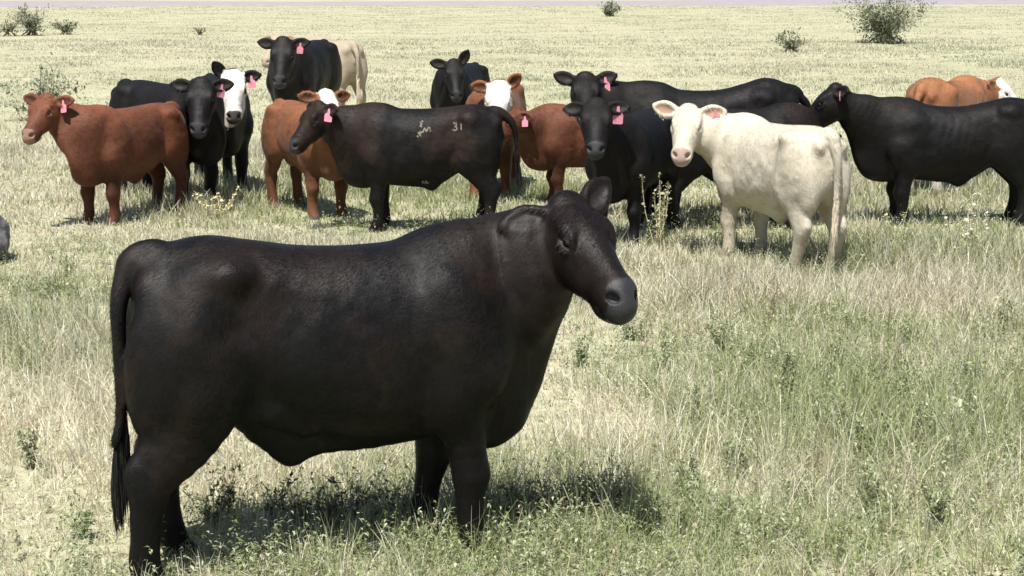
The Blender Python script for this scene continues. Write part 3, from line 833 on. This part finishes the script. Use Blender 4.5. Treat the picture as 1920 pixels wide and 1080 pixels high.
RIB = [[(-.075-x, z) for x, z in s] for s in RIB]
BELLY = [[(-.02, .475), (-.01, .505)], [(-.035, .47), (-.05, .50), (-.06, .465), (-.075, .485)]]
build_cow('branded_black_calf', 'brownish black calf standing broadside with pale brands on its hip and ribs', 790, 15.9, 181, .94,
          dict(poll=(1.05, .05, 1.16), look=(-.52, -.45, -.62), head=1.0, coat='black', bleach_sheen=1.5, tags=('el',), hip=.02, belly=.0,
               tail=((-.90, 0, 1.10), (-.965, 0, 1.03), (-1.0, 0, .90), (-1.02, .02, .72), (-1.04, .02, .62)), switch_len=.26,
               feet={'hl': (-.04, 0), 'hr': (.05, 0), 'fr': (-.06, 0)}, brands=(('hip', 1, .0062, BR), ('rib', 1, .0078, RIB), ('belly', 1, .008, BELLY))), h=.012, sxyz=(.91, 1, 1))
build_cow('black_cow', 'black cow facing the camera in front of the far cream cow', 572, 25.4, -103, 1.17,
          dict(poll=(.98, .11, 1.18), look=(-.03, -.62, -.78), head=1.1, coat='black', tags=('el',), bleach_sheen=.3), h=.018)
build_cow('cream_cow', 'dirty cream cow farthest back behind a black cow', 624, 28.6, 118, 1.12,
          dict(poll=(.78, .50, 1.17), look=(-.35, -.66, -.65), head=1.0, coat='cream', rgb=(.34, .285, .21)), h=.02)
build_cow('black_cow', 'black cow in the middle distance with one ear raised', 864, 23.6, -104, .96,
          dict(poll=(.95, .17, 1.22), look=(.10, -.62, -.75), head=1.05, coat='black', bleach_sheen=.2, er=(-.15, .95, .1), el=(-.55, .45, .75), ear=1.1), h=.017)
build_cow('white_faced_red_cow', 'orange red cow with a white face behind the branded calf rump', 928, 18.9, -96, .98,
          dict(poll=(.92, .15, 1.19), look=(-.05, -.55, -.80), head=1.05, coat='red', rgb=(.150, .060, .027), blaze='face', el=(-.4, .6, .55)), h=.015)
build_cow('red_calf', 'dark red calf between the branded calf and the black pair, head half hidden', 1112, 17.9, 190, .84,
          dict(poll=(.93, .12, 1.10), look=(-.70, -.2, -.65), head=.95, coat='red', rgb=(.10, .035, .018), tags=('el',), el=(-.3, .7, -.6), belly=-.03))
# right group
build_cow('black_calf', 'black calf facing the camera with a big pink tag, in front of others', 1192, 15.3, -114, .93,
          dict(poll=(.97, -.02, 1.28), look=(-.04, -.74, -.60), head=1.06, coat='black', tags=('el',), bleach_sheen=.25, tag_size=1.25, el=(-.25, .93, -.15), er=(-.25, .93, -.28)), h=.012)
build_cow('black_cow', 'long black cow standing broadside behind the cream calf and black calf', 1315, 16.6, 183, 1.06,
          dict(poll=(1.05, .10, 1.22), look=(.0, -.78, -.58), head=1.0, coat='black', tags=('el',), bleach_sheen=.3, hip=.07, sag=-.03, er=(-.15, .9, .25), el=(-.15, .9, .25)))
build_cow('dark_brown_cow', 'dark brownish black cow mostly hidden behind the cream calf', 1385, 15.9, 10, .93,
          dict(poll=(.90, .35, .85), face=(.3, .5, -.8), head=.95, coat='black', bleach_sheen=.8))
build_cow('cream_calf', 'cream white calf seen from behind, turning its head to the camera', 1455, 13.95, 113, .965,
          dict(poll=(.76, .42, 1.20), look=(-.22, -.74, -.62), head=1.04, coat='cream', tags=('el',), belly=.02, slim=.88, bony=.45, feet={'hl': (.10, 0)}, tag_at=.12, tag_out=.06, el=(-.3, .9, -.02), er=(-.22, .93, .12), ear=1.15,
               tail=((-.87, 0, 1.07), (-.895, -.01, .95), (-.885, -.02, .78), (-.875, -.02, .60), (-.87, -.02, .48)), switch_len=.26, roll=-.06), h=.0115, sxyz=(1, .95, 1))
build_cow('black_cow', 'big glossy black cow at the right edge standing broadside', 1780, 16.2, 180, .97,
          dict(poll=(1.08, .08, 1.25), look=(-.72, .12, -.68), head=1.05, coat='black', bleach_sheen=.3, sag=-.05, hip=.03, el=(-.45, .8, -.25), tags=('el',), tag_size=.7, tag_look=(.9, -.4), belly=.02))
build_cow('brown_cow', 'orange brown cow with a white face behind the black cow at right', 1776, 18.9, 56, .99,
          dict(poll=(.90, -.20, 1.10), look=(.55, -.30, -.60), head=.95, coat='red', rgb=(.20, .085, .038), blaze='face', socks=True, hip=.05), h=.015)# ---------------------------------------------------------------- shrubs, weeds, boulder
def leaf_cloud(cx, n, ln, ratio, col, rng, up=.2):
    """small two-faced leaves at points cx"""
    n = len(cx)
    a = rng.uniform(0, 6.28, n); el = rng.normal(up, .55, n)
    L = ln*rng.uniform(.6, 1.25, n); w = L*ratio
    d = np.stack([np.cos(a)*np.cos(el), np.sin(a)*np.cos(el), np.sin(el)], -1); s = np.stack([-np.sin(a), np.cos(a), 0*a], -1); s = s + rng.normal(0, .4, s.shape)
    V = np.stack([cx, cx+d*L[:, None]*.5+s*w[:, None], cx+d*L[:, None]*.5-s*w[:, None], cx+d*L[:, None]], 1).reshape(-1, 3)
    b = (np.arange(n)*4)[:, None]
    return V, np.concatenate([b+np.array([0, 2, 1]), b+np.array([1, 2, 3])], 0), np.repeat(col, 4, 0)

def stick(P, r, V, Fc):
    """tapered four-sided twig along P"""
    P = np.array(P, float); b0 = len(V)
    for i, q in enumerate(P):
        rr = r*(1-.8*i/(len(P)-1))
        for k in range(4): V.append((q[0]+rr*math.cos(k*1.571), q[1]+rr*math.sin(k*1.571), q[2]))
    for i in range(len(P)-1):
        for k in range(4): Fc.append((b0+4*i+k, b0+4*i+(k+1) % 4, b0+4*i+4+(k+1) % 4, b0+4*i+4+k))

WOOD = mat_plain('grey twig', (.16, .13, .10), .85, .2)
LEAF = mat_blade('shrub leaf', 'tint', .2, .6)

def shrub(name, label, cat, px, py, w, hgt, seed, cols, n_stem=9, leaf=.06, per=26, gap=.5, group=None, r=.02, xy=None, ratio=.2, lean=1.0, base=.55):
    rng = np.random.default_rng(seed)
    x, y = xy if xy is not None else gp(px, py)
    root = link(bpy.data.objects.new(name, None)); root.location = (x, y, float(terrain(np.array([x]), np.array([y]))[0])-.02)
    root.empty_display_size = .1
    tag(root, label, cat, group)
    V = []; Fc = []; pts = []
    for i in range(n_stem):
        a = rng.uniform(0, 6.28); rad = math.sqrt(rng.random())*w*.5*lean; hh = hgt*rng.uniform(.55, 1.0)*(1-.35*(rad/(w*.5+1e-6))**2)
        tip = np.array([math.cos(a)*rad, math.sin(a)*rad*.8, hh]); mid = tip*np.array([.35, .35, .5]) + rng.normal(0, .03*w, 3)*np.array([1, 1, .2])
        P = [np.array([tip[0]*base+rng.normal(0, .02*w), tip[1]*base+rng.normal(0, .02*w), 0]), mid*.6, mid+(tip-mid)*.3, tip]
        P = catmull(P, 3); stick(P, r, V, Fc)
        for t in range(3):                                   # side twigs
            k = rng.integers(3, len(P)-1); e = P[k] + np.array([rng.normal(0, .13*w), rng.normal(0, .1*w), abs(rng.normal(.08, .06))*hgt])
            stick([P[k], (P[k]+e)/2+rng.normal(0, .01*w, 3), e], r*.5, V, Fc)
            m = int(per*.5)
            for q in range(m):
                u = rng.uniform(.3, 1.05); pts.append(P[k]*(1-u)+e*u + rng.normal(0, .035*w, 3))
        for q in range(per):
            u = gap + (1-gap)*rng.random(); k = min(int(u*(len(P)-1)), len(P)-2); f = u*(len(P)-1)-k
            pts.append(P[k]*(1-f)+P[k+1]*f + rng.normal(0, .028*w, 3)*np.array([1, 1, .8]))
    me = bpy.data.meshes.new('stem'); me.from_pydata([tuple(v) for v in V], [], Fc); me.materials.append(WOOD); me.update()
    link(bpy.data.objects.new('stem', me), root)
    pts = np.array(pts); pts[:, 2] = np.maximum(pts[:, 2], .03)
    c = np.array(cols)[rng.integers(0, len(cols), len(pts))]*rng.uniform(.7, 1.25, (len(pts), 1))
    LV, LF, LC = leaf_cloud(pts, 0, leaf, ratio, c, rng, .35)
    me = np_mesh('foliage', LV, [LF], {'tint': LC}); me.materials.append(LEAF)
    link(bpy.data.objects.new('foliage', me), root)
    return root

SAGEC = [(.19, .21, .13), (.25, .27, .17), (.13, .15, .095), (.31, .33, .23)]
shrub('sagebrush', 'large grey green shrub at the upper right with a ragged top', 'shrub', 1658, 84, 3.5, 2.2, 3, SAGEC, 30, .12, 80, .0, r=.014)
shrub('sagebrush', 'small dark spiky shrub left of the large upper right shrub', 'shrub', 1482, 101, 1.3, .9, 5, SAGEC, 12, .12, 16, .3, r=.02)
shrub('sagebrush', 'ragged shrub in the upper left corner, tallest of its clump', 'shrub', 62, 68, 2.3, 1.5, 8, SAGEC, 18, .13, 30, .2, r=.03)
shrub('sagebrush', 'low shrub at the right of the upper left clump', 'shrub', 124, 66, 1.5, .85, 9, SAGEC, 11, .13, 22, .3, r=.025)
shrub('sagebrush', 'low pale shrub at the left of the upper left clump', 'shrub', 18, 69, 1.9, .85, 10, [(.16, .18, .11), (.22, .23, .15)], 8, .14, 20, .3, r=.025)
shrub('sagebrush', 'open twiggy shrub directly behind the head of the red calf', 'shrub', 82, 226, 1.45, 1.12, 12, SAGEC, 17, .085, 20, .35, r=.010, lean=1.2)
shrub('sagebrush', 'dark distant shrub at the top centre right', 'shrub', 1140, 30, 2.4, 1.3, 14, SAGEC, 12, .2, 24, .2, r=.04)
shrub('sagebrush', 'tiny distant shrub at the top left of the far pasture', 'shrub', 375, 67, .8, .42, 15, [(.26, .25, .17), (.2, .2, .13)], 7, .11, 12, .2, r=.02)

# weeds in the shade behind the black bull calf
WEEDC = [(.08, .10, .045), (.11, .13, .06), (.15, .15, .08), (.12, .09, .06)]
k = 0
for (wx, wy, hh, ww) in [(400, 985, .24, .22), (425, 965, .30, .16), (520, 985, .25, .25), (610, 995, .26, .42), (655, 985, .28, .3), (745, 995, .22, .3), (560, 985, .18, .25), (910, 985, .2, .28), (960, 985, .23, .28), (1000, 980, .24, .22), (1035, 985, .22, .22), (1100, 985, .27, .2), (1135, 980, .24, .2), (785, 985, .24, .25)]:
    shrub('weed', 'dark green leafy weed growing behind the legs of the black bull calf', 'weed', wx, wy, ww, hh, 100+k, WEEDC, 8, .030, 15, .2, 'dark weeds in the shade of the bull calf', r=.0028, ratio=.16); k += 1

FORBC = [(.20, .25, .11), (.26, .30, .15), (.33, .36, .21), (.40, .40, .27)]
rngw = np.random.default_rng(5)
for (wx, wy) in [(1245, 700), (1185, 640), (1300, 790), (1420, 560), (1480, 760), (1560, 820), (1620, 860), (1680, 760), (1730, 830), (1810, 720), (1380, 900), (1500, 950), (1640, 980), (1760, 1000), (1870, 870), (1700, 640), (1560, 690), (1290, 930), (1130, 960), (1880, 620), (1350, 660), (1090, 690)]:
    shrub('weed', 'green leafy weed standing among the dry grass right of the bull calf', 'weed', wx, wy, rngw.uniform(.16, .34), rngw.uniform(.2, .36), int(wx), FORBC, 10, .030, 22, .1, 'green weeds in the right foreground', r=.0022, ratio=.13); k += 1
for (wx, wy) in [(90, 570), (40, 640), (150, 690), (130, 520), (60, 880), (150, 1010)]:
    shrub('weed', 'yellow green weed growing in the dry grass left of the bull calf', 'weed', wx, wy, rngw.uniform(.16, .3), rngw.uniform(.16, .28), int(wx), FORBC, 9, .028, 18, .1, 'green weeds in the left foreground', r=.0022, ratio=.13)

def stalk(label, px, py, hgt, n, seed, col, spread, group=None):
    """dry seed stalks with knobbly heads"""
    rng = np.random.default_rng(seed); x, y = gp(px, py)
    root = link(bpy.data.objects.new('dry_weed', None)); root.location = (x, y, -.02); tag(root, label, 'weed', group)
    for i in range(n):
        V = []; Fc = []; pts = []
        tip = np.array([rng.normal(0, spread), rng.normal(0, spread), hgt*rng.uniform(.5, 1) if i else hgt])
        P = catmull([np.array([rng.normal(0, .03), rng.normal(0, .03), 0]), tip*np.array([.6, .6, .5])+rng.normal(0, .012, 3), tip], 5); stick(P, .0055, V, Fc)
        for q in range(34):
            u = rng.uniform(.25, 1)*(len(P)-1.001); kk = int(u); pts.append(P[kk]*(1-u+kk)+P[kk+1]*(u-kk)+rng.normal(0, .010, 3))
        me = bpy.data.meshes.new('stem'); me.from_pydata([tuple(v) for v in V], [], Fc); me.materials.append(STRAWM); me.update()
        so = link(bpy.data.objects.new('stem', me), root)
        pts = np.array(pts); c = np.array(col)*rng.uniform(.8, 1.2, (len(pts), 1))
        LV, LF, LC = leaf_cloud(pts, 0, .026, .42, c, rng, .5)
        me = np_mesh('seed_head', LV, [LF], {'tint': LC}); me.materials.append(LEAF); link(bpy.data.objects.new('seed_head', me), so)
    return root
STRAWM = mat_plain('straw stem', (.52, .45, .28), .8, .2)
stalk('tall dry seeding weed standing in front of the black calf', 1232, 470, .66, 10, 41, (.40, .40, .26), .11)
stalk('pale dry weed below the belly of the right edge black cow', 1815, 495, .62, 6, 42, (.66, .62, .48), .09)
stalk('short dry weed right of the cream calf hind legs', 1690, 480, .36, 7, 43, (.50, .50, .27), .14)
stalk('dry weed with drooping stems at the feet of the white faced calf', 408, 410, .34, 7, 44, (.62, .57, .36), .14)
stalk('pale weed in the foreground right with whitish leaves', 1790, 800, .20, 8, 45, (.58, .60, .44), .10)

def boulder():
    import bmesh
    bm = bmesh.new(); bmesh.ops.create_icosphere(bm, subdivisions=5, radius=1)
    for v in bm.verts:
        c = v.co.copy(); n = c.normalized()
        from mathutils import noise as mn
        k = 1 + .10*mn.noise(n*1.6) + .05*mn.noise(n*4) + .018*mn.noise(n*14)
        v.co = Vector((c.x*.46*k, c.y*.42*k, c.z*.34*k))
    me = bpy.data.meshes.new('boulder'); bm.to_mesh(me); bm.free(); me.shade_smooth()
    x, y = gp(-85, 492)
    o = link(bpy.data.objects.new('boulder', me)); o.location = (x, y, .19)
    tag(o, 'grey rounded boulder cut by the left edge of the photo', 'boulder')
    m, nt, b = new_mat('lichened grey rock')
    tc = N(nt, 'ShaderNodeTexCoord'); n1 = N(nt, 'ShaderNodeTexNoise', Scale=7.0, Detail=8.0, Roughness=.65); nt.links.new(tc.outputs['Object'], n1.inputs['Vector'])
    r = N(nt, 'ShaderNodeValToRGB'); nt.links.new(n1.outputs[0], r.inputs[0]); e = r.color_ramp.elements
    e[0].position = .35; e[0].color = (.05, .045, .05, 1); e[1].position = .68; e[1].color = (.26, .24, .25, 1)
    nt.links.new(r.outputs[0], b.inputs['Base Color']); b.inputs['Roughness'].default_value = .9
    bp = N(nt, 'ShaderNodeBump', Strength=.6, Distance=.03); nt.links.new(n1.outputs[0], bp.inputs['Height']); nt.links.new(bp.outputs[0], b.inputs['Normal'])
    me.materials.append(m)
boulder()
